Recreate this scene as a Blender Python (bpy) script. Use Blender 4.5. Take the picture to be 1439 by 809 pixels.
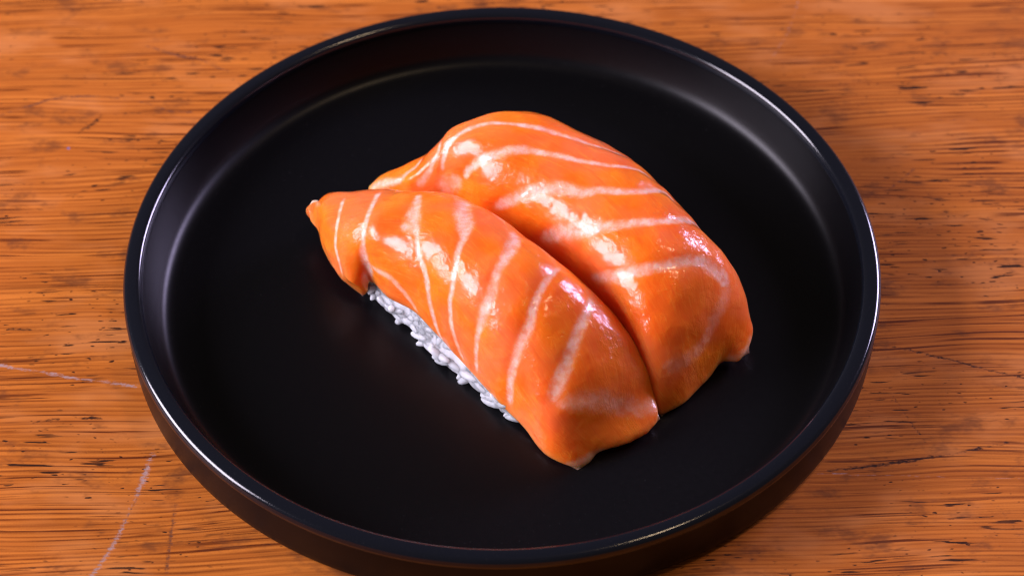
import bpy, bmesh, math, random
import numpy as np
from mathutils import Vector, noise as mnoise

for o in list(bpy.data.objects):
    bpy.data.objects.remove(o, do_unlink=True)
scene = bpy.context.scene
COL = scene.collection
random.seed(7)
rng = np.random.default_rng(7)
CM = 0.01                                   # all modelling below is in centimetres

# ------------------------------------------------------------------ camera
ELEV = math.radians(47.69)
DIST = 49.0
RIM_Z = 1.2
cam_d = bpy.data.cameras.new('camera')
cam = bpy.data.objects.new('camera', cam_d)
COL.objects.link(cam)
cam.location = (0.185 * CM, (-0.767 - DIST * math.cos(ELEV)) * CM, (DIST * math.sin(ELEV) + RIM_Z) * CM)
cam.rotation_euler = (math.radians(90) - ELEV, 0, 0)
cam_d.sensor_width = 36.0
cam_d.lens = 3752.7 / 1439 * 36.0
cam_d.clip_start = 0.02
cam_d.clip_end = 20.0
cam_d.dof.use_dof = True
cam_d.dof.focus_distance = 0.482
cam_d.dof.aperture_fstop = 18.0
scene.camera = cam
scene.render.engine = 'CYCLES'
scene.cycles.use_denoising = True
scene.cycles.denoiser = 'OPENIMAGEDENOISE'
scene.cycles.denoising_input_passes = 'RGB_ALBEDO_NORMAL'
scene.cycles.denoising_prefilter = 'ACCURATE'
scene.cycles.use_adaptive_sampling = False
scene.cycles.filter_width = 1.2
scene.cycles.sample_clamp_indirect = 1.0

# ------------------------------------------------------------------ world, lamps, exposure
world = bpy.data.worlds.new('World')
scene.world = world
world.use_nodes = True
bg = world.node_tree.nodes['Background']
bg.inputs[0].default_value = (0.80, 0.70, 0.76, 1)
bg.inputs[1].default_value = 0.115

def area(name, direction, dist, sx, sy, power, color, target=(0, 0, 0.02)):
    l = bpy.data.lights.new(name, 'AREA')
    l.shape = 'RECTANGLE'; l.size = sx; l.size_y = sy
    l.energy = power; l.color = color
    o = bpy.data.objects.new(name, l)
    d = Vector(direction).normalized()
    o.location = Vector(target) + d * dist
    o.rotation_euler = d.to_track_quat('Z', 'Y').to_euler()
    COL.objects.link(o)
    return o

area('window_light', (-0.87, -0.05, 0.43), 0.85, 0.52, 0.36, 17.0, (0.92, 0.83, 1.0))
area('second_window_light', (0.74, 0.58, 0.34), 1.0, 0.38, 0.26, 12.5, (0.72, 0.62, 1.0))
area('ceiling_lamp', (0.30, 0.02, 0.95), 1.2, 0.10, 0.10, 2.0, (1.0, 0.72, 0.45))

vs = scene.view_settings
vs.view_transform = 'Standard'
vs.look = 'None'
vs.exposure = 0.0
vs.gamma = 1.0
vs.use_curve_mapping = False

# ------------------------------------------------------------------ helpers
def link(name, me, mat=None, parent=None):
    o = bpy.data.objects.new(name, me)
    COL.objects.link(o)
    if mat is not None:
        me.materials.append(mat)
    if parent is not None:
        o.parent = parent
    return o

def empty(name, loc_cm):
    o = bpy.data.objects.new(name, None)
    o.empty_display_size = 0.01
    o.location = [c * CM for c in loc_cm]
    COL.objects.link(o)
    return o

def tag(o, label, cat, group=None):
    o['label'] = label; o['category'] = cat
    if group: o['group'] = group

def mesh_np(name, verts_cm, faces, origin=(0, 0, 0), smooth=True):
    me = bpy.data.meshes.new(name)
    v = (np.asarray(verts_cm, float) - np.array(origin)) * CM
    me.from_pydata(v.tolist(), [], faces)
    me.update()
    if smooth:
        me.polygons.foreach_set('use_smooth', [True] * len(me.polygons))
    return me

class NT:
    """tiny helper for building shader trees"""
    def __init__(self, name):
        self.mat = bpy.data.materials.new(name)
        self.mat.use_nodes = True
        self.t = self.mat.node_tree
        self.t.nodes.clear()
        self.out = self.t.nodes.new('ShaderNodeOutputMaterial')
        self.bsdf = self.t.nodes.new('ShaderNodeBsdfPrincipled')
        self.t.links.new(self.bsdf.outputs[0], self.out.inputs[0])
    def put(self, sock, v):
        if v is None: return
        if isinstance(v, bpy.types.NodeSocket):
            self.t.links.new(v, sock)
        else:
            if sock.type == 'RGBA' and len(v) == 3: v = (*v, 1)
            sock.default_value = v
    def set(self, **kw):
        for k, v in kw.items():
            self.put(self.bsdf.inputs[k.replace('_', ' ')], v)
    def math(self, op, a, b=None, c=None, clamp=False):
        n = self.t.nodes.new('ShaderNodeMath'); n.operation = op; n.use_clamp = clamp
        self.put(n.inputs[0], a); self.put(n.inputs[1], b); self.put(n.inputs[2], c)
        return n.outputs[0]
    def vec(self, op, a, b=None, out=0):
        n = self.t.nodes.new('ShaderNodeVectorMath'); n.operation = op
        self.put(n.inputs[0], a)
        if b is not None: self.put(n.inputs['Scale'] if op == 'SCALE' else n.inputs[1], b)
        return n.outputs['Value' if out == 'v' else 0]
    def mix(self, f, a, b, mode='MIX'):
        n = self.t.nodes.new('ShaderNodeMix'); n.data_type = 'RGBA'; n.blend_type = mode
        n.clamp_factor = True
        self.put(n.inputs[0], f); self.put(n.inputs[6], a); self.put(n.inputs[7], b)
        return n.outputs[2]
    def noise(self, v, scale=5., detail=2., rough=.5, dist=0., out='Fac'):
        n = self.t.nodes.new('ShaderNodeTexNoise')
        self.put(n.inputs['Vector'], v); self.put(n.inputs['Scale'], scale)
        self.put(n.inputs['Detail'], detail); self.put(n.inputs['Roughness'], rough)
        self.put(n.inputs['Distortion'], dist)
        return n.outputs[out]
    def voronoi(self, v, scale, feature='F1', rand=1.):
        n = self.t.nodes.new('ShaderNodeTexVoronoi'); n.feature = feature
        self.put(n.inputs['Vector'], v); self.put(n.inputs['Scale'], scale); self.put(n.inputs['Randomness'], rand)
        return n.outputs['Distance']
    def step(self, x, lo, hi, a=0., b=1.):
        n = self.t.nodes.new('ShaderNodeMapRange'); n.interpolation_type = 'SMOOTHSTEP'
        self.put(n.inputs[0], x); n.inputs[1].default_value = lo; n.inputs[2].default_value = hi
        n.inputs[3].default_value = a; n.inputs[4].default_value = b
        return n.outputs[0]
    def coords(self, kind='Object', scale=(100, 100, 100), rot=(0, 0, 0), loc=(0, 0, 0)):
        tc = self.t.nodes.new('ShaderNodeTexCoord')
        m = self.t.nodes.new('ShaderNodeMapping')
        m.inputs['Scale'].default_value = scale; m.inputs['Rotation'].default_value = rot
        m.inputs['Location'].default_value = loc
        self.t.links.new(tc.outputs[kind], m.inputs[0])
        return m.outputs[0]
    def remap(self, v, scale, rot=(0, 0, 0), loc=(0, 0, 0)):
        m = self.t.nodes.new('ShaderNodeMapping')
        m.inputs['Scale'].default_value = scale; m.inputs['Rotation'].default_value = rot
        m.inputs['Location'].default_value = loc
        self.t.links.new(v, m.inputs[0])
        return m.outputs[0]
    def attr(self, name):
        n = self.t.nodes.new('ShaderNodeAttribute'); n.attribute_name = name
        return n.outputs['Fac']
    def bump(self, h, strength, dist, normal=None):
        n = self.t.nodes.new('ShaderNodeBump')
        n.inputs['Strength'].default_value = strength; n.inputs['Distance'].default_value = dist
        self.put(n.inputs['Height'], h)
        if normal is not None: self.put(n.inputs['Normal'], normal)
        return n.outputs[0]
    def segdist(self, p, a, b):
        a = Vector((*a, 0)); b = Vector((*b, 0)); ab = b - a
        ap = self.vec('SUBTRACT', p, tuple(a))
        h = self.math('MULTIPLY', self.vec('DOT_PRODUCT', ap, tuple(ab), out='v'), 1.0 / ab.length_squared, clamp=True)
        n = self.t.nodes.new('ShaderNodeVectorMath'); n.operation = 'SCALE'
        n.inputs[0].default_value = tuple(ab); self.t.links.new(h, n.inputs['Scale'])
        return self.vec('LENGTH', self.vec('SUBTRACT', ap, n.outputs[0]), out='v')
    def polydist(self, p, pts):
        d = None
        for a, b in zip(pts[:-1], pts[1:]):
            e = self.segdist(p, a, b)
            d = e if d is None else self.math('MINIMUM', d, e)
        return d

def spline_rows(P, t, q):
    P = np.asarray(P, float); m = len(P)
    T = np.zeros_like(P)
    T[0] = (P[1] - P[0]) / (t[1] - t[0]); T[-1] = (P[-1] - P[-2]) / (t[-1] - t[-2])
    for i in range(1, m - 1):
        h0, h1 = t[i] - t[i - 1], t[i + 1] - t[i]
        T[i] = ((P[i] - P[i - 1]) / h0 * h1 + (P[i + 1] - P[i]) / h1 * h0) / (h0 + h1)
    i = np.clip(np.searchsorted(t, q) - 1, 0, m - 2)
    h = (t[i + 1] - t[i]); s = (q - t[i]) / h
    sh = (-1,) + (1,) * (P.ndim - 1)
    s = s.reshape(sh); h = h.reshape(sh)
    return (2 * s**3 - 3 * s**2 + 1) * P[i] + (s**3 - 2 * s**2 + s) * h * T[i] + (-2 * s**3 + 3 * s**2) * P[i + 1] + (s**3 - s**2) * h * T[i + 1]

# ------------------------------------------------------------------ table
def wood_material():
    m = NT('worn_varnished_wood')
    P = m.coords()                                            # centimetres
    flat = m.remap(P, (1, 1, 0))
    # gentle waviness of the grain
    wob = m.noise(m.remap(P, (.10, .25, 1)), 1.0, 2.0)
    wv = m.math('MULTIPLY', m.math('SUBTRACT', wob, .5), 1.1)
    comb = m.t.nodes.new('ShaderNodeCombineXYZ'); m.t.links.new(wv, comb.inputs[1])
    G = m.vec('ADD', m.remap(P, (1, 1, 1), (0, 0, math.radians(-2.0))), comb.outputs[0])
    broad = m.noise(m.remap(G, (.10, 1.1, 1)), 1.0, 4.0, .6)
    mid = m.noise(m.remap(G, (.16, 7.0, 1), loc=(3, 1, 0)), 1.0, 2.0, .5)
    fine = m.noise(m.remap(G, (.14, 15.0, 1), loc=(7, 5, 0)), 1.0, 2.0, .5)
    fine2 = m.noise(m.remap(G, (.8, 30.0, 1), loc=(2, 8, 0)), 1.0, 2.0, .6)
    # growth rings cut lengthwise: close parallel threads that drift apart and together
    sep = m.t.nodes.new('ShaderNodeSeparateXYZ'); m.t.links.new(G, sep.inputs[0])
    drift = m.noise(m.remap(P, (.09, .9, 1), loc=(4, 2, 0)), 1.0, 3.0, .5)
    ph = m.math('ADD', m.math('MULTIPLY', sep.outputs[1], 58.0), m.math('MULTIPLY', drift, 16.0))
    ring = m.math('ADD', m.math('MULTIPLY', m.math('SINE', ph), .5), .5)
    ringm = m.step(m.noise(m.remap(G, (.12, 1.6, 1), loc=(8, 1, 0)), 1.0, 2.0), .32, .50)
    ring = m.math('SUBTRACT', 1.0, m.math('MULTIPLY', m.math('MULTIPLY', ring, ring), ringm))
    lines = m.math('ADD', m.math('MULTIPLY', m.step(fine, .40, .56), .30), m.math('MULTIPLY', m.step(fine2, .38, .60), .24))
    lines = m.math('ADD', lines, m.math('MULTIPLY', ring, .56))
    spk = m.noise(m.remap(P, (1, 1.6, 1)), 30.0, 3.0, .7)
    lines = m.math('ADD', lines, m.math('MULTIPLY', m.math('SUBTRACT', spk, .5), .55), clamp=True)
    col = m.mix(lines, (.105, .018, .004), (.56, .172, .026))
    col = m.mix(m.step(mid, .34, .60, .55, 0), col, (.33, .085, .012))
    col = m.mix(m.step(broad, .36, .64, .45, 0), col, (.38, .10, .014))
    pale = m.noise(m.remap(P, (.35, .8, 1), loc=(11, 4, 0)), 1.0, 3.0, .6)
    col = m.mix(m.step(pale, .48, .72, 0, .42), col, (.60, .235, .075))
    # fine red-brown grain threads
    thr = m.noise(m.remap(G, (.25, 14.0, 1), loc=(1, 9, 0)), 1.0, 2.0, .5)
    thr2 = m.noise(m.remap(P, (.5, .5, 1), loc=(5, 2, 0)), 1.0, 2.0)
    t = m.math('MULTIPLY', m.step(thr, .57, .63), m.step(thr2, .40, .56))
    col = m.mix(m.math('MULTIPLY', t, .9), col, (.085, .015, .004))
    # dark open pores: short dashes along the grain, gathered in patches
    por = m.noise(m.remap(G, (1.0, 9.5, 1), loc=(2, 2, 0)), 1.0, 2.0, .55)
    pm = m.noise(m.remap(P, (.30, .55, 1), loc=(9, 3, 0)), 1.0, 2.0)
    pore = m.math('MULTIPLY', m.step(por, .625, .67), m.step(pm, .45, .56))
    speck = m.noise(m.remap(G, (5.0, 13.0, 1), loc=(4, 8, 0)), 1.0, 1.0)
    pore2 = m.math('MULTIPLY', m.step(speck, .68, .73), m.step(pm, .42, .54))
    pore = m.math('MAXIMUM', pore, pore2)
    col = m.mix(m.math('MULTIPLY', pore, .95), col, (.014, .006, .005))
    # grime stains
    st = m.noise(m.remap(P, (.8, 1.5, 1), loc=(6, 6, 0)), 1.0, 4.0, .7)
    col = m.mix(m.step(st, .53, .70, 0, .62), col, (.11, .035, .014))
    # wear: scratches and marks of this table, broken up by fine noise
    brk = m.noise(m.remap(P, (.6, 1.6, 1)), 12.0, 4.0, .75)
    wear = None
    for nm, cc in (('wear_dark', (.035, .014, .009)), ('wear_brown', (.13, .048, .026)), ('wear_pale', (.36, .235, .22)), ('wear_blue', (.14, .14, .30))):
        a = m.attr(nm)
        f = m.step(m.math('ADD', a, m.math('MULTIPLY', m.math('SUBTRACT', brk, .5), 1.6)), .34, .72)
        f = m.math('MULTIPLY', f, m.step(a, .02, .15))
        col = m.mix(f, col, cc)
        wear = f if wear is None else m.math('MAXIMUM', wear, f)
    h = m.math('SUBTRACT', m.math('MULTIPLY', lines, .5), pore)
    h = m.math('SUBTRACT', h, m.math('MULTIPLY', wear, .6))
    gr = m.noise(P, 55, 2.0)
    h = m.math('ADD', h, m.math('MULTIPLY', gr, .25))
    ro = m.math('ADD', .40, m.math('MULTIPLY', m.noise(P, 1.1, 4.0, .6), .22))
    ro = m.math('ADD', ro, m.math('MULTIPLY', pore, .25))
    m.set(Base_Color=col, Roughness=ro, Normal=m.bump(h, .30, .00016))
    m.bsdf.inputs['Specular IOR Level'].default_value = .08
    return m.mat

SCRATCHES = [   # centreline on the table (cm), half width, tone, strength, how broken
    ([(-10.6, 4.8), (-10.12, 5.0), (-8.76, 5.58), (-7.59, 5.44), (-6.26, 5.03)], .05, 'm', 1.15, .15),
    ([(-10.4, -1.5), (-9.4, -1.62), (-8.47, -1.76), (-7.79, -1.95), (-6.7, -2.09)], .06, 'p', 1.1, .2),
    ([(-6.26, -3.66), (-6.43, -4.55), (-6.71, -5.57), (-7.11, -6.48)], .085, 'p', 1.1, .25),
    ([(-6.40, -4.60), (-6.71, -5.57), (-7.11, -6.48)], .035, 'd', 1.1, .25),
    ([(-5.76, -4.7), (-5.80, -6.4)], .07, 'm', 1.0, .30),
    ([(-7.38, 7.05), (-6.54, 6.75), (-5.63, 6.32)], .055, 'm', 1.15, .2),
    ([(-6.62, 6.80), (-6.40, 6.70)], .14, 'd', .8, .40),
    ([(4.43, 8.39), (3.96, 7.4)], .05, 'm', .6, .35),
    ([(6.21, 8.51), (5.87, 7.4), (5.42, 6.49)], .05, 'p', .8, .3),
    ([(7.14, -1.12), (8.22, -1.46), (9.68, -1.95)], .05, 'd', 1.15, .15),
    ([(5.84, -4.08), (7.58, -3.82), (9.1, -3.44)], .055, 'd', 1.15, .2),
    ([(5.65, -4.13), (7.54, -4.22), (9.6, -4.26)], .028, 'p', .9, .25),
    ([(7.15, -2.32), (7.74, -3.57), (8.52, -4.55), (9.16, -5.88)], .05, 'd', .9, .35),
    ([(8.2, 6.0), (7.87, 4.66)], .05, 'm', .6, .42),
    ([(8.31, 5.94), (9.34, 6.07), (10.43, 6.05)], .05, 'm', .8, .32),
    ([(8.6, 4.9), (10.2, 4.85)], .06, 'm', .8, .35),
    ([(-8.66, 4.09)], .05, 'b', .95, .0),
    ([(-5.56, 7.60)], .17, 'd', .9, .2),
    ([(-8.5, 4.55), (-8.09, 4.96)], .13, 'd', 1.1, .25),
    ([(-7.76, 5.03), (-6.98, 5.07)], .11, 'd', 1.0, .25),
    ([(8.1, 1.2), (9.9, 1.05)], .05, 'd', .9, .3),
    ([(8.9, .3), (10.2, .42)], .06, 'd', 1.0, .3),
    ([(-9.6, 1.95), (-9.1, 1.98)], .07, 'd', 1.0, .3),
    ([(-8.6, -2.95), (-8.05, -2.90)], .06, 'd', 1.15, .15),
    ([(-7.6, -2.90), (-7.3, -2.88)], .05, 'd', 1.1, .15),
    ([(-9.3, -.75), (-8.3, -.70)], .05, 'd', 1.1, .2),
    ([(8.8, -4.9), (9.3, -6.2)], .05, 'd', .8, .35),
    ([(7.6, 2.9), (8.1, 3.5)], .05, 'm', .9, .3),
]

def build_table():
    fx = np.arange(-12.0, 12.01, .036); fy = np.arange(-7.6, 10.0, .036)
    xs = np.r_[-55, -54.8, -40, -25, -16, fx, 16, 25, 40, 54.8, 55]
    ys = np.r_[-40, -39.8, -28, -18, -11, fy, 14, 22, 30, 39.8, 40]
    nx, ny = len(xs), len(ys)
    X, Y = np.meshgrid(xs, ys, indexing='ij')
    Z = np.zeros_like(X)
    rim = (np.abs(X) > 54.9) | (np.abs(Y) > 39.9)
    Z[rim] = -.25
    at = {k: np.zeros(X.size) for k in 'dmpb'}
    P = np.stack([X.ravel(), Y.ravel()], -1)
    jit = np.stack([np.interp(P[:, 0], np.arange(-60, 60, .33), rng.normal(0, .016, 364)[:len(np.arange(-60, 60, .33))]),
                    np.interp(P[:, 0], np.arange(-60, 60, .41), rng.normal(0, .022, 364)[:len(np.arange(-60, 60, .41))])], -1)
    Q = P + jit
    for pts, w, c, amt, lo in SCRATCHES:
        pts = [np.array(p) for p in pts]
        if len(pts) == 1: pts = [pts[0], pts[0] + .01]
        elif len(pts) > 2:
            pp = np.array(pts); pts = list(spline_rows(pp, np.arange(len(pp), dtype=float), np.linspace(0, len(pp) - 1, 4 * len(pp))))
        lo_ = np.min(pts, axis=0) - .5; hi_ = np.max(pts, axis=0) + .5
        s = np.nonzero(((P > lo_) & (P < hi_)).all(1))[0]
        d = np.full(len(s), 9.)
        for a, b in zip(pts[:-1], pts[1:]):
            ab = b - a; ap = Q[s] - a
            h = np.clip(ap @ ab / (ab @ ab), 0, 1)
            d = np.minimum(d, np.linalg.norm(ap - h[:, None] * ab, axis=1))
        v = np.clip(1 - d / (1.5 * w), 0, 1) * amt * (1.15 - lo) * .66
        v = v * (.55 + .6 * np.interp(P[s, 0] * .8 + P[s, 1], np.arange(-30, 30, .35), rng.random(172)[:len(np.arange(-30, 30, .35))]))
        at[c][s] = np.maximum(at[c][s], v)
    top = np.stack([X.ravel(), Y.ravel(), Z.ravel()], -1)
    idx = np.arange(nx * ny).reshape(nx, ny)
    F = np.stack([idx[:-1, :-1], idx[1:, :-1], idx[1:, 1:], idx[:-1, 1:]], -1).reshape(-1, 4).tolist()
    ring = np.concatenate([idx[:, 0], idx[-1, 1:], idx[-2::-1, -1], idx[0, -2:0:-1]])
    low = top[ring].copy(); low[:, 2] = -2.8
    o0 = len(top)
    V = np.concatenate([top, low])
    k = len(ring)
    for i in range(k):
        j = (i + 1) % k
        F.append((int(ring[j]), int(ring[i]), o0 + i, o0 + j))
    F.append(tuple(o0 + i for i in range(k))[::-1])
    me = mesh_np('wooden_table_top', V, F, smooth=False)
    for key, nm in (('d', 'wear_dark'), ('m', 'wear_brown'), ('p', 'wear_pale'), ('b', 'wear_blue')):
        a = me.attributes.new(nm, 'FLOAT', 'POINT')
        a.data.foreach_set('value', np.r_[at[key], np.zeros(k)].astype(np.float32))
    o = link('wooden_table_top', me, wood_material())
    tag(o, 'worn orange varnished wooden table top with dark grain and pale scratches', 'table')

build_table()

# ------------------------------------------------------------------ plate
def glaze_matte():
    m = NT('matte_black_glaze')
    P = m.coords()
    n = m.noise(P, 9.0, 4.0, .6)
    fine = m.noise(P, 90.0, 2.0, .5)
    ro = m.math('ADD', .30, m.math('MULTIPLY', n, .10))
    dust = m.step(m.noise(P, 42.0, 1.0, .5), .765, .80)
    col = m.mix(m.math('MULTIPLY', dust, .35), (.0022, .0022, .0028), (.12, .12, .13))
    m.set(Base_Color=col, Roughness=ro, Normal=m.bump(fine, .10, .00003))
    m.bsdf.inputs['Specular IOR Level'].default_value = .16
    return m.mat

def glaze_gloss():
    m = NT('glossy_black_rim_glaze')
    P = m.coords()
    fine = m.noise(P, 30.0, 3.0, .65)
    wear = m.step(m.noise(P, 60.0, 2.0, .6), .66, .74)
    col = m.mix(m.math('MULTIPLY', wear, .12), (.004, .005, .008), (.10, .09, .09))
    ro = m.math('ADD', .12, m.math('MULTIPLY', wear, .2))
    m.set(Base_Color=col, Roughness=ro, Normal=m.bump(fine, .12, .00006))
    m.bsdf.inputs['Specular IOR Level'].default_value = .5
    return m.mat

def lathe(name, prof, seg, mat, parent, closed=False):
    n = len(prof)
    a = np.linspace(0, 2 * np.pi, seg, endpoint=False)
    prof = np.array(prof)
    wob = 1 + .0016 * np.sin(2 * a + .6) + .0009 * np.sin(3 * a + 2.)     # hand-thrown, not quite round
    V = np.stack([np.outer(np.cos(a) * wob, prof[:, 0]), np.outer(np.sin(a) * wob, prof[:, 0]),
                  np.outer(np.ones(seg), prof[:, 1])], -1).reshape(-1, 3)
    F = []
    m = n if closed else n - 1
    for i in range(seg):
        j = (i + 1) % seg
        for k in range(m):
            l = (k + 1) % n
            F.append((i * n + k, j * n + k, j * n + l, i * n + l))
    if not closed and prof[-1, 0] < 1e-3 + .02:
        F.append(tuple(i * n + n - 1 for i in range(seg)))
    me = mesh_np(name, V, F)
    return link(name, me, mat, parent)

def arc(cx, cz, r, a0, a1, n):
    return [(cx + r * math.cos(math.radians(a0 + (a1 - a0) * k / (n - 1))),
             cz + r * math.sin(math.radians(a0 + (a1 - a0) * k / (n - 1)))) for k in range(n)]

PLATE_FLOOR = .22
def build_plate():
    root = empty('round_plate', (0, 0, 0))
    tag(root, 'round black ceramic plate with low upright wall, holding two salmon nigiri', 'plate')
    matte, gloss = glaze_matte(), glaze_gloss()
    # body: outer wall from the underside up to the glaze line, inner wall and floor
    outer = [(6.30, .12)] + arc(6.80, .20, .16, -90, -15, 7) + [(6.965, .30), (6.985, .6), (6.992, .9), (6.992, 1.03)]
    lathe('outer_wall', outer, 320, matte, root)
    inner = [(6.665, 1.07), (6.655, 1.02), (6.635, .94), (6.605, .84), (6.57, .74), (6.53, .64), (6.485, .54), (6.440, .450), (6.395, .375), (6.34, .315), (6.27, .268), (6.19, .240), (6.10, .226)]
    inner += [(5.9, PLATE_FLOOR), (5.6, PLATE_FLOOR - .002), (5.0, PLATE_FLOOR - .004), (3.5, PLATE_FLOOR - .006), (2., PLATE_FLOOR - .006), (.01, PLATE_FLOOR - .006)]
    lathe('dish_floor', inner, 320, matte, root)
    # rounded glossy lip; its skirt laps a little over the wall
    lip = [(6.990, 1.00), (7.000, 1.02), (7.004, 1.07)] + arc(6.88, 1.08, .122, 0, 80, 8) + [(6.83, 1.206)] + arc(6.775, 1.085, .12, 95, 180, 8) + [(6.650, 1.04), (6.652, 1.0), (6.665, .99)]
    lathe('glazed_rim', lip, 320, gloss, root)
    foot = [(6.30, .125), (6.28, .01), (6.24, 0.0), (5.95, 0.0), (5.91, .01), (5.89, .125), (5.0, .13), (.01, .13)]
    lathe('foot_ring', foot, 128, matte, root)
    return root

build_plate()

# ------------------------------------------------------------------ nigiri
def surface(net, nu, nv):
    G = np.array(net)
    t = np.r_[0, np.cumsum(np.linalg.norm(np.diff(G, axis=0), axis=2).mean(1))]
    S = spline_rows(G, t, np.linspace(0, t[-1], nu))
    S = S.transpose(1, 0, 2)
    tv = np.linspace(0, 1, S.shape[0])
    return spline_rows(S, tv, np.linspace(0, 1, nv)).transpose(1, 0, 2)

def smooth_grid(S, it, keep=1):
    for _ in range(it):
        A = S.copy()
        A[1:-1, 1:-1] = S[1:-1, 1:-1] * .5 + (S[:-2, 1:-1] + S[2:, 1:-1] + S[1:-1, :-2] + S[1:-1, 2:]) * .125
        A[0, 1:-1] = S[0, 1:-1] * .5 + (S[0, :-2] + S[0, 2:]) * .25
        A[-1, 1:-1] = S[-1, 1:-1] * .5 + (S[-1, :-2] + S[-1, 2:]) * .25
        A[1:-1, 0] = S[1:-1, 0] * .5 + (S[:-2, 0] + S[2:, 0]) * .25
        A[1:-1, -1] = S[1:-1, -1] * .5 + (S[:-2, -1] + S[2:, -1]) * .25
        S = A
    return S

def normals(S):
    n = np.cross(np.gradient(S, axis=0), np.gradient(S, axis=1))
    n /= np.linalg.norm(n, axis=2, keepdims=True) + 1e-12
    if n[n.shape[0] // 2, n.shape[1] // 2, 2] < 0: n = -n
    return n

def bil(S, u, v):
    nu, nv = S.shape[:2]
    a, b = u * (nu - 1), v * (nv - 1)
    i = np.clip(a.astype(int), 0, nu - 2); j = np.clip(b.astype(int), 0, nv - 2)
    fa = (a - i)[:, None]; fb = (b - j)[:, None]
    return (S[i, j] * (1 - fa) + S[i + 1, j] * fa) * (1 - fb) + (S[i, j + 1] * (1 - fa) + S[i + 1, j + 1] * fa) * fb

def cnoise(S, scale, seed):
    o = Vector((seed * 3.1, seed * 1.7, seed * .9))
    return np.array([mnoise.noise(Vector(p) * scale + o) for p in S.reshape(-1, 3)]).reshape(S.shape[:2])

def salmon_material():
    m = NT('raw_salmon')
    uv = m.coords('UV', (1, 1, 1))
    P = m.coords()
    fat = m.attr('fat'); fs = m.attr('fat_strength')
    n1 = m.noise(P, 6.0, 4.0, .65); n2 = m.noise(P, 26.0, 3.0, .6)
    f = m.math('ADD', fat, m.math('MULTIPLY', m.math('SUBTRACT', n1, .5), .75))
    f = m.math('ADD', f, m.math('MULTIPLY', m.math('SUBTRACT', n2, .5), .28))
    f = m.math('MULTIPLY', m.step(f, .18, .92), fs)
    # flesh: deep to light orange, with faint fibres running between the fat seams
    big = m.noise(P, 1.1, 3.0, .6)
    flesh = m.mix(m.step(big, .3, .7), (.84, .130, .010), (.92, .200, .010))
    coral = m.noise(m.remap(P, (1, 1, 1), loc=(4, 7, 2)), .8, 2.0, .5)
    flesh = m.mix(m.step(coral, .42, .68, 0, .7), flesh, (.89, .185, .060))
    fib = m.noise(m.remap(uv, (2.2, 26.0, 1)), 1.0, 3.0, .6)
    flesh = m.mix(m.step(fib, .52, .72, 0, .42), flesh, (.93, .29, .045))
    fib2 = m.noise(m.remap(uv, (1.2, 9.0, 1), loc=(3, 4, 0)), 1.0, 2.0, .5)
    flesh = m.mix(m.step(fib2, .55, .75, 0, .35), flesh, (.74, .085, .012))
    # halo of thinner fat close to every seam
    halo = m.math('MULTIPLY', m.step(fat, .0, .6, 0, .42), fs)
    flesh = m.mix(halo, flesh, (.90, .30, .11))
    fatc = m.mix(m.step(n1, .35, .65), (.87, .36, .23), (.90, .53, .42))
    col = m.mix(f, flesh, fatc)
    edge = m.attr('edge')
    col = m.mix(m.math('MULTIPLY', edge, .16), col, (.88, .36, .20))
    # wet, finely wrinkled skin of the cut
    w1 = m.noise(P, 6.0, 1.5, .5, .8)
    w2 = m.noise(m.remap(uv, (5.0, 12.0, 1)), 1.0, 1.0, .5, .8)
    w3 = m.noise(P, 45.0, 2.0, .6)
    # thin creases where the wet film breaks
    cr = m.math('ABSOLUTE', m.math('SUBTRACT', m.noise(m.remap(P, (1, 1, 1)), 8.0, 1.5, .5, 1.2), .5))
    cr = m.step(cr, .0, .07, 0, 1)
    patch = m.step(m.noise(P, 2.2, 2.0, .5), .40, .62)
    rough_zone = m.math('ADD', .35, m.math('MULTIPLY', patch, .9))
    h = m.math('ADD', m.math('MULTIPLY', w1, .34), m.math('MULTIPLY', w2, .20))
    h = m.math('ADD', h, m.math('MULTIPLY', cr, .05))
    h = m.math('ADD', h, m.math('MULTIPLY', w3, .018))
    h = m.math('MULTIPLY', h, rough_zone)
    h = m.math('ADD', h, m.math('MULTIPLY', m.step(fat, .1, .8), -.05))
    b1 = m.bump(h, .26, .0012)
    ro = m.math('ADD', .27, m.math('MULTIPLY', m.noise(P, 4.0, 3.0), .16))
    m.set(Base_Color=col, Roughness=ro, Normal=b1)
    b = m.bsdf.inputs
    m.bsdf.subsurface_method = 'RANDOM_WALK'
    b['Subsurface Weight'].default_value = .85
    b['Subsurface Radius'].default_value = (1.0, .30, .12)
    b['Subsurface Scale'].default_value = .0050
    b['IOR'].default_value = 1.40
    b['Specular IOR Level'].default_value = .12
    b['Coat Weight'].default_value = 1.0
    b['Coat Roughness'].default_value = .10
    b['Coat IOR'].default_value = 1.32
    m.put(b['Coat Normal'], m.bump(h, .30, .0012))
    return m.mat

def rice_material():
    m = NT('steamed_rice')
    P = m.coords()
    n = m.noise(P, 14.0, 3.0, .6)
    col = m.mix(n, (.76, .76, .79), (.82, .82, .84))
    m.set(Base_Color=col, Roughness=.62, Normal=m.bump(n, .25, .0003))
    b = m.bsdf.inputs
    b['Subsurface Weight'].default_value = 1.0
    b['Subsurface Radius'].default_value = (1.0, .9, .85)
    b['Subsurface Scale'].default_value = .007
    b['Coat Weight'].default_value = .04
    b['Coat Roughness'].default_value = .2
    return m.mat

SALMON = salmon_material()
RICE = rice_material()

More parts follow.
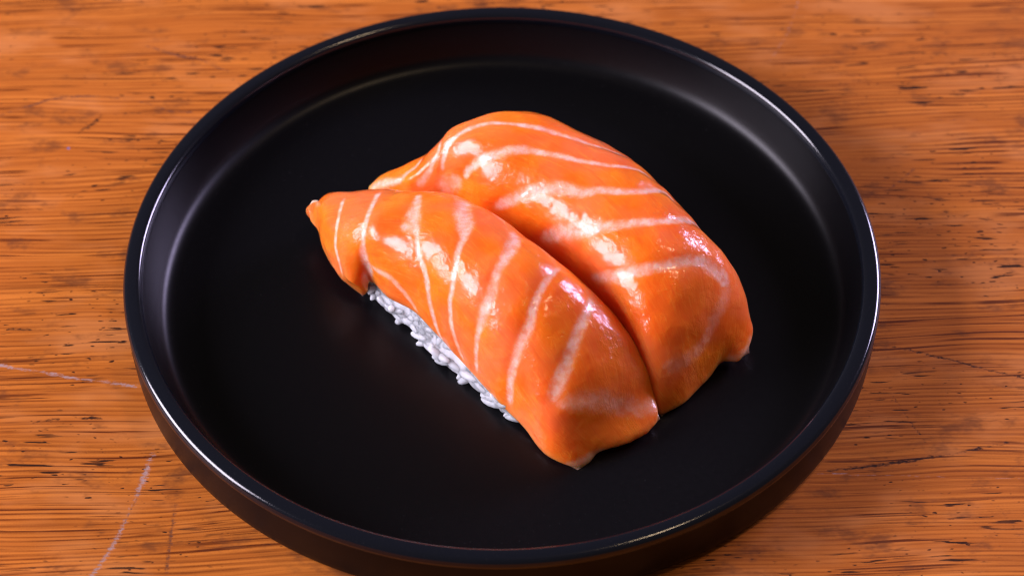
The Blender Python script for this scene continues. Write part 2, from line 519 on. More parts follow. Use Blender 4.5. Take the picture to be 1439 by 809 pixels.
def build_slice(net, fat, parent, origin, seed, nu=430, nv=230):
    S = smooth_grid(surface(net, nu, nv), 8)
    B = S.copy(); S = smooth_grid(S, 110)
    S[0], S[-1], S[:, 0], S[:, -1] = B[0], B[-1], B[:, 0], B[:, -1]
    S = smooth_grid(S, 10)
    n = normals(S)
    # distance of every vertex to the fat seams
    X = S.reshape(-1, 3)
    fatv = np.zeros(len(X)); fstr = np.zeros(len(X)); relief = np.zeros(len(X))
    near = np.full(len(X), 9.)
    for pts, st in fat:
        p = np.array(pts); t = np.arange(len(p), dtype=float)
        q = np.linspace(0, len(p) - 1, len(p) * 14)
        c = spline_rows(p, t, q)
        c[:, :2] = np.clip(c[:, :2], 0, 1)
        L = bil(S, c[:, 0], c[:, 1]); w = np.maximum(c[:, 2] * 1.04, .02)
        fade = np.clip(np.minimum(q, q[-1] - q) / .5 + .45, 0, 1)
        best = np.full(len(X), 9.); val = np.zeros(len(X))
        for k in range(len(L)):
            d = np.sqrt(((X - L[k])**2).sum(1))
            v = np.clip(1 - d / (2 * w[k]), 0, 1) * fade[k]
            np.maximum(val, v, out=val)
            np.minimum(best, d, out=best)
        up = val > fatv
        fstr = np.where(up, st, fstr)
        fatv = np.maximum(fatv, val)
        if st > .7: near = np.minimum(near, best)
    # flesh swells a little between seams
    bul = (1 - np.exp(-(near / .16)**2)).reshape(nu, nv)
    big = cnoise(S[::4, ::4], .9, seed); mid = cnoise(S[::2, ::2], 2.6, seed + 3)
    big = np.kron(big, np.ones((4, 4)))[:nu, :nv]; mid = np.kron(mid, np.ones((2, 2)))[:nu, :nv]
    def pad(a):
        return np.pad(a, ((0, nu - a.shape[0]), (0, nv - a.shape[1])), mode='edge')
    disp = (bul - 1) * .030 + pad(big) * .030 + pad(mid) * .022
    D = disp[..., None]
    D = smooth_grid(D, 10)
    # distance to the border, for rounding the edge
    du = np.r_[0, np.cumsum(np.linalg.norm(np.diff(S, axis=0), axis=2).mean(1))]
    dv = np.r_[0, np.cumsum(np.linalg.norm(np.diff(S, axis=1), axis=2).mean(0))]
    bu = np.minimum(du, du[-1] - du); bv = np.minimum(dv, dv[-1] - dv)
    k = .12
    b = -np.log(np.exp(-bu[:, None] / k) + np.exp(-bv[None, :] / k)) * k + k * np.log(2) * 0
    b = np.clip(np.minimum(b, np.minimum(bu[:, None], bv[None, :])), 0, None)
    r = np.clip(b / .16, 0, 1); prof = np.sqrt(1 - (1 - r)**2)[..., None]
    top = S + n * (D * prof - .05 * (1 - prof))
    bot = S - n * (.05 + .33 * prof)
    bot[..., 2] = np.maximum(bot[..., 2], PLATE_FLOOR + .004)
    top[..., 2] = np.maximum(top[..., 2], bot[..., 2] + .002)
    V = np.concatenate([top.reshape(-1, 3), bot.reshape(-1, 3)])
    idx = np.arange(nu * nv).reshape(nu, nv); off = nu * nv
    q = np.stack([idx[:-1, :-1], idx[1:, :-1], idx[1:, 1:], idx[:-1, 1:]], -1).reshape(-1, 4)
    ntest = np.cross(top[1, 0] * 0 + (S[nu // 2 + 1, nv // 2] - S[nu // 2, nv // 2]), S[nu // 2, nv // 2 + 1] - S[nu // 2, nv // 2])
    if ntest[2] < 0: q = q[:, ::-1]
    qb = q[:, ::-1] + off
    ring = np.concatenate([idx[:, 0], idx[-1, 1:], idx[-2::-1, -1], idx[0, -2:0:-1]])
    r2 = np.roll(ring, -1)
    qs = np.stack([ring, ring + off, r2 + off, r2], -1)
    if ntest[2] < 0: qs = qs[:, ::-1]
    F = np.concatenate([q, qb, qs]).tolist()
    me = mesh_np('salmon_slice', V, F, origin)
    for nm, arr in (('fat', fatv), ('fat_strength', fstr), ('edge', np.exp(-(b.reshape(-1) / .10)))):
        a = me.attributes.new(nm, 'FLOAT', 'POINT')
        a.data.foreach_set('value', np.concatenate([arr, arr]).astype(np.float32))
    uvl = me.uv_layers.new(name='UVMap')
    UU = np.stack([np.repeat(du, nv), np.tile(dv, nu)], -1)
    UU = np.concatenate([UU, UU])
    li = np.zeros(len(me.loops), np.int32); me.loops.foreach_get('vertex_index', li)
    uvl.data.foreach_set('uv', UU[li].astype(np.float32).ravel())
    return link('salmon_slice', me, SALMON, parent), S, n

def build_rice(S, n, parent, origin, rice_line, grains):
    """a pressed oblong of rice under the slice"""
    nu, nv = S.shape[:2]
    rows = []
    u0, u1 = .13, .86
    m = 34
    for k in range(m):
        u = u0 + (u1 - u0) * k / (m - 1)
        i = int(u * (nu - 1))
        sec = S[i] - n[i] * .36
        near, far = S[i, 0], S[i, -1]
        e = min(1., k / 1.5 + .65, (m - 1 - k) / 3. + .35)
        top = sec[[int(f * (nv - 1)) for f in (.14, .24, .36, .5, .64, .76, .88)]].copy()
        c = (near + far) / 2
        top = c + (top - c) * np.array([.96 * e + .0, .96 * e, 1.])
        top[:, 2] = PLATE_FLOOR + (top[:, 2] - PLATE_FLOOR) * (.35 + .63 * e)
        ax = (far - near); ax[2] = 0; ax /= np.linalg.norm(ax)
        b0 = near.copy(); 
        if rice_line is not None:
            d = np.array(rice_line)
            s = (d[:, :2] - near[:2])
            tdir = np.array([-ax[1], ax[0]])
            j = np.argmin(np.abs(s @ tdir))
            if abs(s[j] @ tdir) < .35: b0 = d[j] + ax * .03
            else: b0 = near + ax * .25
        else:
            b0 = near + ax * .12
        b0[2] = PLATE_FLOOR
        low = b0 + ax * .10; low[2] = PLATE_FLOOR + .01
        bulge = b0 + ax * .02; bulge[2] = PLATE_FLOOR + .16
        upn = b0 * .45 + top[0] * .55 + ax * .03
        f0 = far - ax * .15; f0[2] = PLATE_FLOOR + .01
        f1 = far - ax * .18; f1[2] = PLATE_FLOOR + .25
        cb = (low + f0) / 2; cb[2] = PLATE_FLOOR + .01
        rows.append(np.vstack([low, bulge, upn, top, f1, f0, cb]))
    A = np.array(rows)
    for _ in range(2):
        A[1:-1] = A[1:-1] * .5 + (A[:-2] + A[2:]) * .25
    w = A.shape[1]
    V = A.reshape(-1, 3).tolist(); F = []
    for k in range(m - 1):
        for j in range(w):
            l = (j + 1) % w
            F.append((k * w + j, (k + 1) * w + j, (k + 1) * w + l, k * w + l))
    F.append(tuple(range(w))[::-1]); F.append(tuple((m - 1) * w + j for j in range(w)))
    me = mesh_np('rice_bed', V, F, origin)
    bm = bmesh.new(); bm.from_mesh(me)
    bmesh.ops.recalc_face_normals(bm, faces=bm.faces[:])
    bm.to_mesh(me); bm.free()
    # pressed-grain relief on the block itself
    bm = bmesh.new(); bm.from_mesh(me)
    bmesh.ops.subdivide_edges(bm, edges=bm.edges[:], cuts=3, use_grid_fill=True)
    bm.normal_update()
    for v in bm.verts:
        c = v.co / CM
        h = mnoise.noise(Vector((c.x * 5.2, c.y * 5.2, c.z * 6.5))) * .045 + mnoise.noise(c * 11.) * .018
        v.co += v.normal * (h * CM)
        v.co.z = max(v.co.z, .0001)
    for f in bm.faces: f.smooth = True
    bm.to_mesh(me); bm.free()
    bed = link('rice_bed', me, RICE, parent)
    if not grains: return bed
    # grain meshes shared by all grains
    metas = []
    for q in range(4):
        bm = bmesh.new()
        bmesh.ops.create_uvsphere(bm, u_segments=10, v_segments=8, radius=1)
        for v in bm.verts:
            z = v.co.z
            v.co.x *= .095 * (1 - .12 * z * z); v.co.y *= .080; v.co.z *= .26 + .025 * q
            v.co.x += .03 * (q - 1.5) * z * z * .8
            v.co *= CM
        for f in bm.faces: f.smooth = True
        g = bpy.data.meshes.new('rice_grain'); bm.to_mesh(g); bm.free()
        g.materials.append(RICE)
        metas.append(g)
    og = np.array(origin)
    for k in range(grains):
        a = random.random() * (m - 3) + 1; i = int(a); fa = a - i
        j = random.choice([0, 1, 1, 1, 1]); fb = random.random()
        if j == 0: fb = .85 + .15 * fb
        p = (A[i, j] * (1 - fa) + A[i + 1, j] * fa) * (1 - fb) + (A[i, j + 1] * (1 - fa) + A[i + 1, j + 1] * fa) * fb
        t = A[i + 1, j] - A[i, j]; t /= np.linalg.norm(t)
        b = A[i, j + 1] - A[i, j]; b /= np.linalg.norm(b)
        nn = np.cross(t, b); nn /= np.linalg.norm(nn)
        if nn[:2] @ (A[i, 7] - A[i, 1])[:2] > 0: nn = -nn
        p = p + nn * random.uniform(-.095, -.06)
        ang = random.gauss(.35, .55)
        d = Vector(t * math.cos(ang) + b * math.sin(ang) + nn * random.uniform(-.12, .12)).normalized()
        p[2] = max(p[2], PLATE_FLOOR + .095)
        g = bpy.data.objects.new('rice_grain', random.choice(metas))
        COL.objects.link(g); g.parent = bed
        g.location = [c * CM for c in (p - og)]
        g.rotation_mode = 'QUATERNION'
        g.rotation_quaternion = d.to_track_quat('Z', 'Y')
        s = random.uniform(.85, 1.12); g.scale = (s, s, s)
    for p in ([-2.34, -.06, .56], [-2.29, -.12, .46], [-2.26, .0, .66]):
        g = bpy.data.objects.new('rice_grain', metas[1]); COL.objects.link(g); g.parent = bed
        g.location = [c * CM for c in (np.array(p) - og)]
        g.rotation_euler = (1.3, .2, random.uniform(0, 3))
    return bed

# slice surfaces: rows across the fish, from the plate-side edge over the crest (cm)
NET_OPEN = [
  [[-2.63,-0.25,0.37],[-2.73,-0.2,0.41],[-2.83,-0.14,0.45],[-2.92,-0.08,0.49],[-3.01,-0.01,0.53],[-3.08,0.07,0.57],[-3.15,0.16,0.62],[-3.22,0.25,0.66],[-3.28,0.35,0.7],[-3.33,0.45,0.74],[-3.38,0.55,0.78],[-3.42,0.66,0.82],[-3.45,0.76,0.86],[-3.48,0.87,0.91],[-3.53,0.98,0.94],[-3.59,1.08,0.97],[-3.64,1.18,0.99],[-3.65,1.3,1.03],[-3.65,1.41,1.06],[-3.61,1.52,1.06],[-3.57,1.64,1.04]],
  [[-2.55,-0.26,0.42],[-2.64,-0.29,0.57],[-2.73,-0.31,0.73],[-2.82,-0.3,0.87],[-2.91,-0.24,1.01],[-3.0,-0.16,1.14],[-3.08,-0.05,1.25],[-3.16,0.09,1.34],[-3.22,0.24,1.41],[-3.27,0.4,1.46],[-3.31,0.57,1.49],[-3.34,0.74,1.5],[-3.37,0.92,1.48],[-3.39,1.09,1.45],[-3.39,1.26,1.4],[-3.37,1.43,1.34],[-3.35,1.59,1.27],[-3.32,1.71,1.16],[-3.28,1.81,1.02],[-3.24,1.9,0.87],[-3.19,1.99,0.72]],
  [[-2.49,-0.26,0.52],[-2.55,-0.28,0.68],[-2.61,-0.3,0.85],[-2.67,-0.31,1.01],[-2.73,-0.29,1.18],[-2.77,-0.25,1.35],[-2.82,-0.18,1.51],[-2.85,-0.07,1.63],[-2.88,0.07,1.73],[-2.9,0.24,1.8],[-2.91,0.41,1.83],[-2.92,0.59,1.82],[-2.93,0.76,1.79],[-2.94,0.94,1.75],[-2.95,1.11,1.69],[-2.95,1.26,1.61],[-2.94,1.4,1.51],[-2.92,1.5,1.38],[-2.89,1.59,1.23],[-2.85,1.68,1.07],[-2.82,1.77,0.92]],
  [[-2.45,-0.2,0.67],[-2.47,-0.24,0.87],[-2.5,-0.27,1.07],[-2.52,-0.3,1.27],[-2.54,-0.31,1.47],[-2.56,-0.3,1.68],[-2.55,-0.24,1.87],[-2.53,-0.11,2.03],[-2.51,0.06,2.12],[-2.47,0.25,2.12],[-2.44,0.47,2.07],[-2.41,0.66,2.02],[-2.39,0.86,1.95],[-2.36,1.04,1.86],[-2.34,1.22,1.76],[-2.31,1.38,1.64],[-2.28,1.51,1.5],[-2.26,1.63,1.34],[-2.23,1.74,1.16],[-2.21,1.85,0.99],[-2.18,1.96,0.82]],
  [[-2.1,-0.8,0.92],[-2.1,-0.8,1.14],[-2.1,-0.79,1.36],[-2.09,-0.76,1.58],[-2.07,-0.68,1.78],[-2.04,-0.57,1.97],[-1.99,-0.42,2.12],[-1.94,-0.23,2.23],[-1.88,-0.03,2.3],[-1.82,0.17,2.33],[-1.76,0.39,2.32],[-1.71,0.59,2.27],[-1.65,0.78,2.17],[-1.61,0.94,2.03],[-1.57,1.07,1.86],[-1.54,1.16,1.66],[-1.53,1.22,1.45],[-1.52,1.25,1.23],[-1.51,1.26,1.01],[-1.51,1.27,0.79],[-1.51,1.27,0.57]],
  [[-1.67,-1.15,0.97],[-1.67,-1.15,1.21],[-1.67,-1.13,1.45],[-1.65,-1.1,1.69],[-1.62,-1.02,1.91],[-1.57,-0.9,2.12],[-1.5,-0.74,2.28],[-1.42,-0.55,2.4],[-1.34,-0.34,2.48],[-1.25,-0.12,2.51],[-1.15,0.1,2.5],[-1.07,0.32,2.44],[-0.98,0.52,2.33],[-0.91,0.69,2.18],[-0.86,0.82,1.98],[-0.82,0.91,1.76],[-0.8,0.97,1.53],[-0.78,1.0,1.29],[-0.78,1.01,1.05],[-0.78,1.02,0.81],[-0.78,1.02,0.57]],
  [[-1.21,-1.61,0.82],[-1.21,-1.61,1.08],[-1.2,-1.6,1.33],[-1.19,-1.57,1.58],[-1.15,-1.52,1.83],[-1.09,-1.44,2.06],[-0.99,-1.32,2.27],[-0.88,-1.16,2.43],[-0.74,-0.98,2.54],[-0.59,-0.78,2.6],[-0.43,-0.58,2.6],[-0.28,-0.38,2.54],[-0.15,-0.2,2.43],[-0.03,-0.04,2.27],[0.06,0.08,2.06],[0.13,0.16,1.83],[0.17,0.21,1.59],[0.19,0.24,1.33],[0.2,0.26,1.08],[0.2,0.26,0.83],[0.2,0.26,0.57]],
  [[-0.69,-2.19,0.62],[-0.69,-2.19,0.89],[-0.68,-2.18,1.15],[-0.66,-2.16,1.41],[-0.63,-2.13,1.68],[-0.57,-2.07,1.93],[-0.47,-1.98,2.16],[-0.34,-1.86,2.35],[-0.18,-1.7,2.49],[0.01,-1.53,2.58],[0.2,-1.35,2.6],[0.39,-1.17,2.57],[0.57,-1.0,2.47],[0.72,-0.86,2.32],[0.85,-0.74,2.11],[0.94,-0.65,1.88],[0.99,-0.6,1.63],[1.03,-0.57,1.37],[1.04,-0.55,1.1],[1.05,-0.55,0.84],[1.05,-0.55,0.57]],
  [[-0.13,-2.85,0.47],[-0.13,-2.85,0.72],[-0.12,-2.85,0.97],[-0.1,-2.83,1.22],[-0.06,-2.8,1.47],[0.02,-2.75,1.7],[0.13,-2.66,1.91],[0.27,-2.56,2.08],[0.45,-2.43,2.21],[0.64,-2.29,2.29],[0.84,-2.14,2.32],[1.05,-1.99,2.3],[1.24,-1.85,2.25],[1.43,-1.71,2.14],[1.59,-1.6,1.99],[1.72,-1.5,1.79],[1.8,-1.44,1.57],[1.86,-1.4,1.32],[1.88,-1.38,1.07],[1.89,-1.38,0.82],[1.89,-1.38,0.57]],
  [[0.38,-3.41,0.32],[0.38,-3.41,0.54],[0.39,-3.4,0.76],[0.41,-3.39,0.97],[0.46,-3.35,1.18],[0.55,-3.3,1.37],[0.67,-3.22,1.54],[0.81,-3.12,1.66],[0.98,-3.01,1.75],[1.15,-2.89,1.81],[1.33,-2.77,1.84],[1.51,-2.65,1.84],[1.69,-2.52,1.81],[1.86,-2.41,1.76],[2.03,-2.29,1.68],[2.18,-2.19,1.56],[2.31,-2.11,1.4],[2.4,-2.05,1.21],[2.44,-2.01,1.0],[2.46,-2.0,0.79],[2.46,-2.0,0.57]],
  [[0.72,-3.92,0.27],[0.72,-3.92,0.44],[0.74,-3.91,0.62],[0.77,-3.89,0.78],[0.84,-3.84,0.93],[0.94,-3.77,1.06],[1.06,-3.69,1.15],[1.19,-3.6,1.21],[1.33,-3.5,1.25],[1.47,-3.4,1.28],[1.61,-3.3,1.3],[1.76,-3.21,1.3],[1.9,-3.11,1.29],[2.04,-3.01,1.27],[2.18,-2.91,1.24],[2.32,-2.82,1.19],[2.45,-2.72,1.13],[2.57,-2.64,1.04],[2.66,-2.58,0.91],[2.71,-2.55,0.74],[2.71,-2.54,0.57]],
  [[1.01,-4.13,0.27],[1.02,-4.13,0.39],[1.05,-4.11,0.51],[1.11,-4.06,0.61],[1.2,-4.0,0.67],[1.3,-3.94,0.71],[1.4,-3.87,0.73],[1.5,-3.8,0.75],[1.61,-3.73,0.77],[1.71,-3.66,0.77],[1.81,-3.59,0.78],[1.92,-3.52,0.78],[2.02,-3.45,0.78],[2.12,-3.38,0.77],[2.23,-3.31,0.77],[2.33,-3.24,0.76],[2.43,-3.17,0.74],[2.53,-3.1,0.72],[2.63,-3.03,0.7],[2.73,-2.96,0.66],[2.79,-2.92,0.57]],
  [[1.35,-4.25,0.25],[1.44,-4.21,0.26],[1.52,-4.16,0.27],[1.59,-4.11,0.28],[1.65,-4.04,0.3],[1.71,-3.97,0.31],[1.79,-3.93,0.33],[1.87,-3.9,0.34],[1.96,-3.87,0.35],[2.05,-3.85,0.36],[2.14,-3.82,0.38],[2.23,-3.79,0.39],[2.31,-3.76,0.41],[2.39,-3.71,0.42],[2.47,-3.67,0.44],[2.55,-3.62,0.45],[2.62,-3.57,0.47],[2.68,-3.5,0.48],[2.74,-3.43,0.49],[2.79,-3.35,0.51],[2.84,-3.28,0.52]]]
NET_TUCKED = [
  [[-2.35,1.97,0.32],[-2.38,2.02,0.32],[-2.41,2.07,0.33],[-2.44,2.12,0.33],[-2.48,2.16,0.33],[-2.51,2.21,0.34],[-2.54,2.26,0.35],[-2.56,2.3,0.37],[-2.58,2.34,0.4],[-2.61,2.38,0.43],[-2.63,2.42,0.48],[-2.63,2.46,0.51],[-2.62,2.5,0.54],[-2.58,2.53,0.58],[-2.54,2.56,0.6],[-2.5,2.6,0.62],[-2.46,2.64,0.62],[-2.42,2.67,0.62],[-2.38,2.71,0.6],[-2.34,2.75,0.58],[-2.3,2.79,0.57]],
  [[-2.0,1.88,0.42],[-2.04,1.93,0.45],[-2.09,2.0,0.49],[-2.13,2.06,0.52],[-2.17,2.11,0.55],[-2.2,2.15,0.6],[-2.22,2.17,0.67],[-2.23,2.17,0.75],[-2.23,2.17,0.83],[-2.23,2.18,0.9],[-2.21,2.22,0.95],[-2.17,2.28,0.99],[-2.12,2.34,1.01],[-2.07,2.41,1.02],[-2.04,2.48,1.02],[-2.02,2.53,0.99],[-2.0,2.59,0.95],[-1.98,2.65,0.89],[-1.96,2.7,0.83],[-1.95,2.76,0.77],[-1.93,2.81,0.72]],
  [[-1.56,1.78,0.52],[-1.59,1.8,0.62],[-1.63,1.82,0.72],[-1.66,1.85,0.82],[-1.68,1.87,0.93],[-1.69,1.88,1.04],[-1.69,1.89,1.16],[-1.68,1.92,1.26],[-1.67,1.97,1.34],[-1.64,2.05,1.39],[-1.6,2.16,1.42],[-1.56,2.28,1.43],[-1.53,2.38,1.42],[-1.5,2.47,1.4],[-1.48,2.55,1.35],[-1.46,2.63,1.28],[-1.44,2.7,1.19],[-1.43,2.77,1.1],[-1.41,2.84,1.0],[-1.4,2.91,0.9],[-1.38,2.99,0.82]],
  [[-1.2,1.78,0.62],[-1.2,1.78,0.79],[-1.2,1.78,0.97],[-1.2,1.79,1.14],[-1.19,1.81,1.31],[-1.18,1.83,1.48],[-1.17,1.88,1.65],[-1.16,1.95,1.8],[-1.13,2.05,1.94],[-1.1,2.19,2.04],[-1.06,2.36,2.07],[-1.02,2.51,2.02],[-0.99,2.64,1.9],[-0.96,2.73,1.76],[-0.95,2.8,1.6],[-0.94,2.84,1.43],[-0.93,2.86,1.26],[-0.93,2.88,1.09],[-0.93,2.88,0.92],[-0.93,2.89,0.74],[-0.93,2.89,0.57]],
  [[-0.83,1.55,0.72],[-0.83,1.55,0.94],[-0.82,1.56,1.16],[-0.82,1.57,1.37],[-0.8,1.6,1.59],[-0.78,1.65,1.8],[-0.74,1.74,2.0],[-0.69,1.85,2.17],[-0.62,2.01,2.31],[-0.54,2.2,2.39],[-0.46,2.39,2.4],[-0.37,2.59,2.34],[-0.3,2.75,2.22],[-0.24,2.88,2.06],[-0.2,2.97,1.86],[-0.18,3.04,1.66],[-0.16,3.07,1.44],[-0.15,3.09,1.22],[-0.15,3.1,1.01],[-0.14,3.11,0.79],[-0.14,3.11,0.57]],
  [[-0.41,1.08,0.82],[-0.41,1.08,1.07],[-0.41,1.09,1.32],[-0.39,1.12,1.57],[-0.36,1.18,1.81],[-0.3,1.28,2.03],[-0.22,1.42,2.22],[-0.12,1.6,2.37],[-0.01,1.8,2.47],[0.11,2.01,2.52],[0.23,2.23,2.52],[0.35,2.44,2.48],[0.47,2.64,2.38],[0.57,2.82,2.23],[0.64,2.96,2.03],[0.7,3.06,1.81],[0.74,3.12,1.57],[0.76,3.16,1.32],[0.76,3.17,1.07],[0.77,3.18,0.82],[0.77,3.18,0.57]],
  [[0.06,0.75,0.82],[0.06,0.75,1.08],[0.07,0.76,1.33],[0.09,0.78,1.58],[0.14,0.84,1.83],[0.23,0.93,2.05],[0.34,1.06,2.24],[0.49,1.21,2.38],[0.65,1.39,2.47],[0.81,1.57,2.52],[0.99,1.76,2.53],[1.16,1.94,2.48],[1.32,2.12,2.39],[1.46,2.27,2.24],[1.57,2.4,2.05],[1.66,2.49,1.83],[1.71,2.55,1.59],[1.74,2.58,1.33],[1.76,2.6,1.08],[1.76,2.6,0.83],[1.76,2.6,0.57]],
  [[0.72,0.2,0.82],[0.72,0.2,1.08],[0.73,0.21,1.34],[0.76,0.24,1.59],[0.82,0.29,1.84],[0.92,0.38,2.06],[1.05,0.5,2.24],[1.21,0.65,2.38],[1.38,0.81,2.48],[1.57,0.99,2.52],[1.76,1.16,2.53],[1.94,1.34,2.48],[2.12,1.5,2.39],[2.28,1.65,2.25],[2.41,1.77,2.06],[2.5,1.86,1.84],[2.57,1.92,1.6],[2.6,1.95,1.34],[2.62,1.97,1.09],[2.62,1.97,0.83],[2.63,1.97,0.57]],
  [[1.35,-0.57,0.82],[1.35,-0.57,1.08],[1.36,-0.56,1.33],[1.39,-0.54,1.58],[1.45,-0.49,1.83],[1.54,-0.41,2.05],[1.67,-0.3,2.24],[1.84,-0.16,2.38],[2.02,-0.0,2.47],[2.21,0.16,2.52],[2.4,0.33,2.53],[2.59,0.49,2.48],[2.77,0.64,2.39],[2.93,0.78,2.24],[3.06,0.89,2.05],[3.16,0.97,1.83],[3.22,1.03,1.59],[3.26,1.06,1.34],[3.27,1.07,1.08],[3.28,1.08,0.83],[3.28,1.08,0.57]],
  [[1.93,-1.41,0.72],[1.93,-1.41,0.97],[1.93,-1.41,1.23],[1.96,-1.39,1.48],[2.01,-1.35,1.73],[2.1,-1.28,1.96],[2.23,-1.18,2.15],[2.39,-1.06,2.31],[2.57,-0.92,2.42],[2.76,-0.77,2.48],[2.97,-0.61,2.49],[3.17,-0.46,2.45],[3.35,-0.31,2.36],[3.52,-0.18,2.22],[3.66,-0.08,2.04],[3.77,0.0,1.82],[3.83,0.05,1.58],[3.87,0.08,1.33],[3.89,0.1,1.08],[3.9,0.1,0.82],[3.9,0.1,0.57]],
  [[2.32,-2.12,0.62],[2.33,-2.12,0.85],[2.34,-2.11,1.09],[2.37,-2.09,1.32],[2.43,-2.04,1.54],[2.54,-1.96,1.73],[2.67,-1.85,1.89],[2.84,-1.73,2.0],[3.01,-1.6,2.08],[3.19,-1.46,2.13],[3.38,-1.32,2.14],[3.57,-1.17,2.12],[3.75,-1.04,2.07],[3.92,-0.9,1.98],[4.08,-0.78,1.86],[4.21,-0.69,1.69],[4.3,-0.61,1.49],[4.36,-0.57,1.27],[4.39,-0.55,1.04],[4.4,-0.54,0.8],[4.4,-0.54,0.57]],
  [[2.64,-2.69,0.42],[2.64,-2.69,0.61],[2.65,-2.68,0.8],[2.69,-2.65,0.99],[2.76,-2.58,1.15],[2.86,-2.49,1.28],[2.99,-2.39,1.38],[3.12,-2.27,1.45],[3.26,-2.15,1.5],[3.4,-2.02,1.53],[3.55,-1.9,1.54],[3.69,-1.77,1.54],[3.83,-1.65,1.52],[3.98,-1.53,1.49],[4.12,-1.4,1.44],[4.25,-1.29,1.36],[4.37,-1.18,1.26],[4.47,-1.1,1.12],[4.53,-1.04,0.95],[4.55,-1.02,0.76],[4.55,-1.02,0.57]],
  [[2.78,-2.98,0.32],[2.79,-2.97,0.47],[2.82,-2.94,0.61],[2.9,-2.87,0.72],[2.99,-2.78,0.79],[3.1,-2.69,0.83],[3.21,-2.59,0.87],[3.31,-2.49,0.89],[3.42,-2.39,0.9],[3.53,-2.29,0.91],[3.64,-2.19,0.92],[3.75,-2.09,0.92],[3.86,-1.99,0.92],[3.97,-1.89,0.91],[4.08,-1.79,0.9],[4.19,-1.69,0.88],[4.3,-1.59,0.86],[4.41,-1.49,0.83],[4.51,-1.4,0.78],[4.6,-1.31,0.71],[4.63,-1.28,0.57]],
  [[2.9,-3.04,0.25],[3.0,-2.98,0.26],[3.09,-2.93,0.27],[3.19,-2.87,0.28],[3.28,-2.81,0.29],[3.37,-2.74,0.3],[3.44,-2.66,0.31],[3.51,-2.57,0.31],[3.58,-2.49,0.32],[3.65,-2.4,0.32],[3.73,-2.32,0.33],[3.8,-2.23,0.33],[3.87,-2.14,0.35],[3.92,-2.04,0.37],[3.99,-1.96,0.4],[4.07,-1.92,0.44],[4.18,-1.93,0.48],[4.29,-1.94,0.51],[4.38,-1.89,0.53],[4.46,-1.81,0.52],[4.54,-1.72,0.52]]]
# fat seams: (position along, position across, half width cm) and how white each one is
FAT_OPEN = [
  [[[0.1121,0.687,0.033],[0.1031,0.5573,0.033],[0.092,0.4485,0.033],[0.079,0.3702,0.033],[0.063,0.2882,0.033],[0.025,0.2061,0.033]],0.9],
  [[[0.1791,0.687,0.039],[0.1756,0.5668,0.046],[0.1731,0.4447,0.046],[0.1701,0.355,0.046],[0.1711,0.2882,0.046],[0.1751,0.2118,0.066],[0.1841,0.1469,0.079],[0.1741,0.0324,0.066]],0.95],
  [[[0.1971,0.1489,0.039],[0.2361,0.1393,0.053],[0.2776,0.1279,0.053],[0.3142,0.0916,0.053],[0.3557,0.0477,0.039],[0.3707,0.0344,0.026]],0.6],
  [[[0.2796,0.5821,0.039],[0.2896,0.4752,0.079],[0.2991,0.3969,0.118],[0.3232,0.3378,0.053],[0.3437,0.2767,0.046],[0.3772,0.2366,0.046],[0.4057,0.187,0.046],[0.4357,0.1011,0.046],[0.4577,0.0496,0.039],[0.4867,0.0019,0.026]],0.95],
  [[[0.2806,0.3664,0.079],[0.2996,0.3645,0.105],[0.3182,0.3588,0.079]],0.75],
  [[[0.3712,0.6393,0.105],[0.3977,0.5324,0.125],[0.4252,0.4809,0.118],[0.4452,0.4389,0.066],[0.4562,0.3817,0.053],[0.4737,0.3321,0.053],[0.4912,0.2729,0.046],[0.5048,0.1908,0.046],[0.5208,0.1221,0.046],[0.5423,0.0649,0.039],[0.5618,0.0229,0.033]],0.95],
  [[[0.4977,0.6469,0.066],[0.5393,0.5477,0.099],[0.5603,0.4733,0.079],[0.5743,0.4179,0.066],[0.5958,0.3645,0.079],[0.6063,0.2786,0.092],[0.6098,0.2137,0.053],[0.6138,0.1317,0.046],[0.6168,0.0382,0.039]],0.95],
  [[[0.6233,0.6565,0.039],[0.6548,0.5286,0.053],[0.6823,0.4466,0.066],[0.7079,0.3855,0.079],[0.7179,0.3225,0.079],[0.7299,0.2443,0.066],[0.7384,0.1527,0.066],[0.7439,0.0573,0.059]],0.92],
  [[[0.7059,0.7004,0.079],[0.7389,0.6221,0.079],[0.7709,0.5344,0.086],[0.8039,0.4504,0.092],[0.8259,0.3721,0.105],[0.8444,0.3015,0.092]],0.9],
  [[[0.8609,0.3073,0.079],[0.8774,0.3931,0.132],[0.8979,0.5076,0.158],[0.927,0.6756,0.145],[0.9515,0.8435,0.118],[0.9645,0.9809,0.105]],0.42],
  [[[0.9605,0.0248,0.039],[0.984,0.0706,0.079],[0.9915,0.1908,0.066],[0.996,0.3397,0.039]],0.42]]
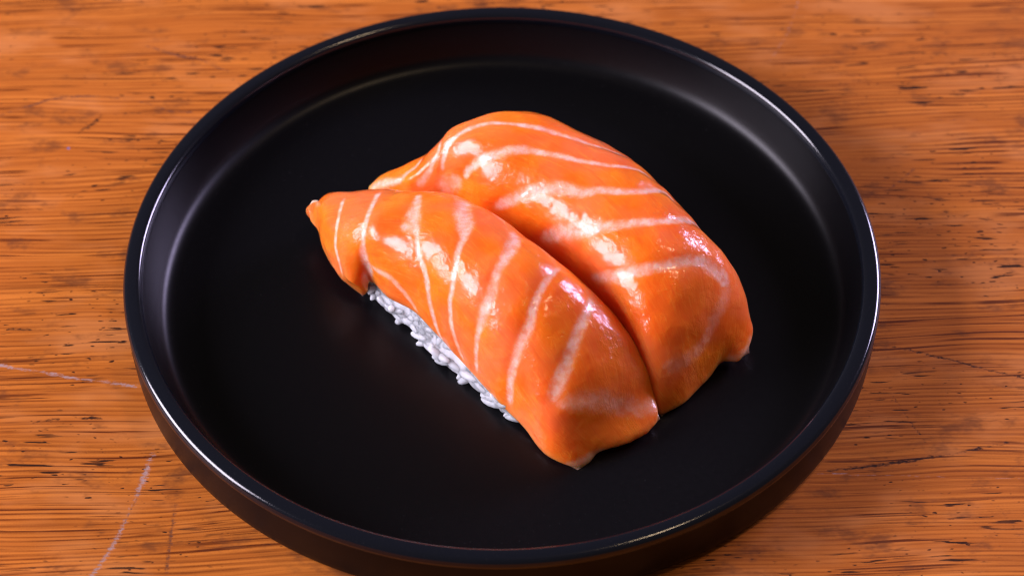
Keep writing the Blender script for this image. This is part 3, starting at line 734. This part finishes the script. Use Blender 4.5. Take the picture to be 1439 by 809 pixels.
FAT_TUCKED = [
  [[[0.009,0.5496,0.105],[0.04,0.5095,0.092],[0.0775,0.4389,0.053],[0.0955,0.5076,0.039],[0.1126,0.5344,0.039],[0.1171,0.6069,0.039]],0.85],
  [[[0.1301,0.2748,0.079],[0.1516,0.3225,0.053],[0.1606,0.3874,0.039],[0.1686,0.4408,0.039],[0.1651,0.5477,0.033]],0.85],
  [[[0.1941,0.1756,0.118],[0.2186,0.1851,0.145],[0.2506,0.2023,0.079]],0.5],
  [[[0.1876,0.2805,0.033],[0.1871,0.3435,0.039],[0.1931,0.4103,0.046],[0.2116,0.4447,0.046],[0.2416,0.4618,0.046],[0.2726,0.479,0.046],[0.3142,0.4924,0.039],[0.3547,0.5076,0.053],[0.3882,0.5344,0.066],[0.4202,0.5534,0.053],[0.4607,0.5859,0.046],[0.4922,0.6298,0.039],[0.5188,0.7004,0.033]],0.95],
  [[[0.2611,0.2214,0.053],[0.2776,0.2672,0.066],[0.3077,0.3168,0.079],[0.3447,0.3531,0.079],[0.3792,0.395,0.072],[0.4127,0.4198,0.053],[0.4522,0.4466,0.053],[0.4937,0.4771,0.046],[0.5373,0.542,0.046],[0.5608,0.6221,0.046],[0.5838,0.6985,0.039]],0.95],
  [[[0.3777,0.1431,0.066],[0.4187,0.2042,0.092],[0.4487,0.2576,0.105],[0.4732,0.2996,0.105],[0.5038,0.334,0.105],[0.5428,0.3664,0.092],[0.5668,0.4179,0.066],[0.5998,0.4771,0.066],[0.6243,0.5534,0.066],[0.6288,0.6737,0.059],[0.6493,0.6927,0.053]],0.95],
  [[[0.5148,0.1183,0.079],[0.5598,0.2099,0.132],[0.6073,0.2786,0.118],[0.6458,0.355,0.086],[0.6743,0.4198,0.079],[0.6973,0.4885,0.072],[0.7129,0.5687,0.072],[0.7139,0.6908,0.079],[0.7299,0.7328,0.092]],0.95],
  [[[0.6648,0.1489,0.079],[0.7139,0.2328,0.092],[0.7479,0.313,0.092],[0.7709,0.3874,0.079],[0.7874,0.4637,0.079],[0.7999,0.5458,0.092],[0.8139,0.5973,0.105],[0.8359,0.6527,0.118],[0.8599,0.687,0.105]],0.92],
  [[[0.8599,0.687,0.105],[0.8839,0.6584,0.118],[0.903,0.5973,0.105],[0.925,0.5286,0.092],[0.931,0.4427,0.105],[0.926,0.3168,0.118],[0.9145,0.2424,0.092]],0.28],
  [[[0.992,0.7634,0.053],[0.993,0.8683,0.053],[0.9865,0.9542,0.053],[0.9605,0.9427,0.039]],0.4]]
RICE_LINE = [[-2.64,0.01,0.34],[-2.53,-0.16,0.34],[-2.34,-0.34,0.34],[-2.21,-0.6,0.34],[-1.96,-0.82,0.34],[-1.76,-0.96,0.34],[-1.47,-1.45,0.34],[-1.2,-1.84,0.34],[-0.93,-2.05,0.34],[-0.61,-2.36,0.34],[-0.34,-2.73,0.34],[-0.14,-2.91,0.34],[0.08,-3.13,0.34],[0.27,-3.24,0.34]]


def nigiri(net, fat, label, seed, rice_line=None, grains=0):
    G = np.array(net)
    c = G.reshape(-1, 3).mean(0); origin = (float(c[0]), float(c[1]), PLATE_FLOOR)
    root = empty('salmon_nigiri', origin)
    tag(root, label, 'sushi', 'pair of salmon nigiri on the black plate')
    o, S, n = build_slice(net, fat, root, origin, seed)
    build_rice(S, n, root, origin, rice_line, grains)
    return root

nigiri(NET_OPEN, FAT_OPEN, 'salmon nigiri with white rice showing along its open side and a narrow pinched tail', 2, RICE_LINE, 130)
nigiri(NET_TUCKED, FAT_TUCKED, 'plump salmon nigiri with its rice fully covered, pressed against the one showing rice', 5)
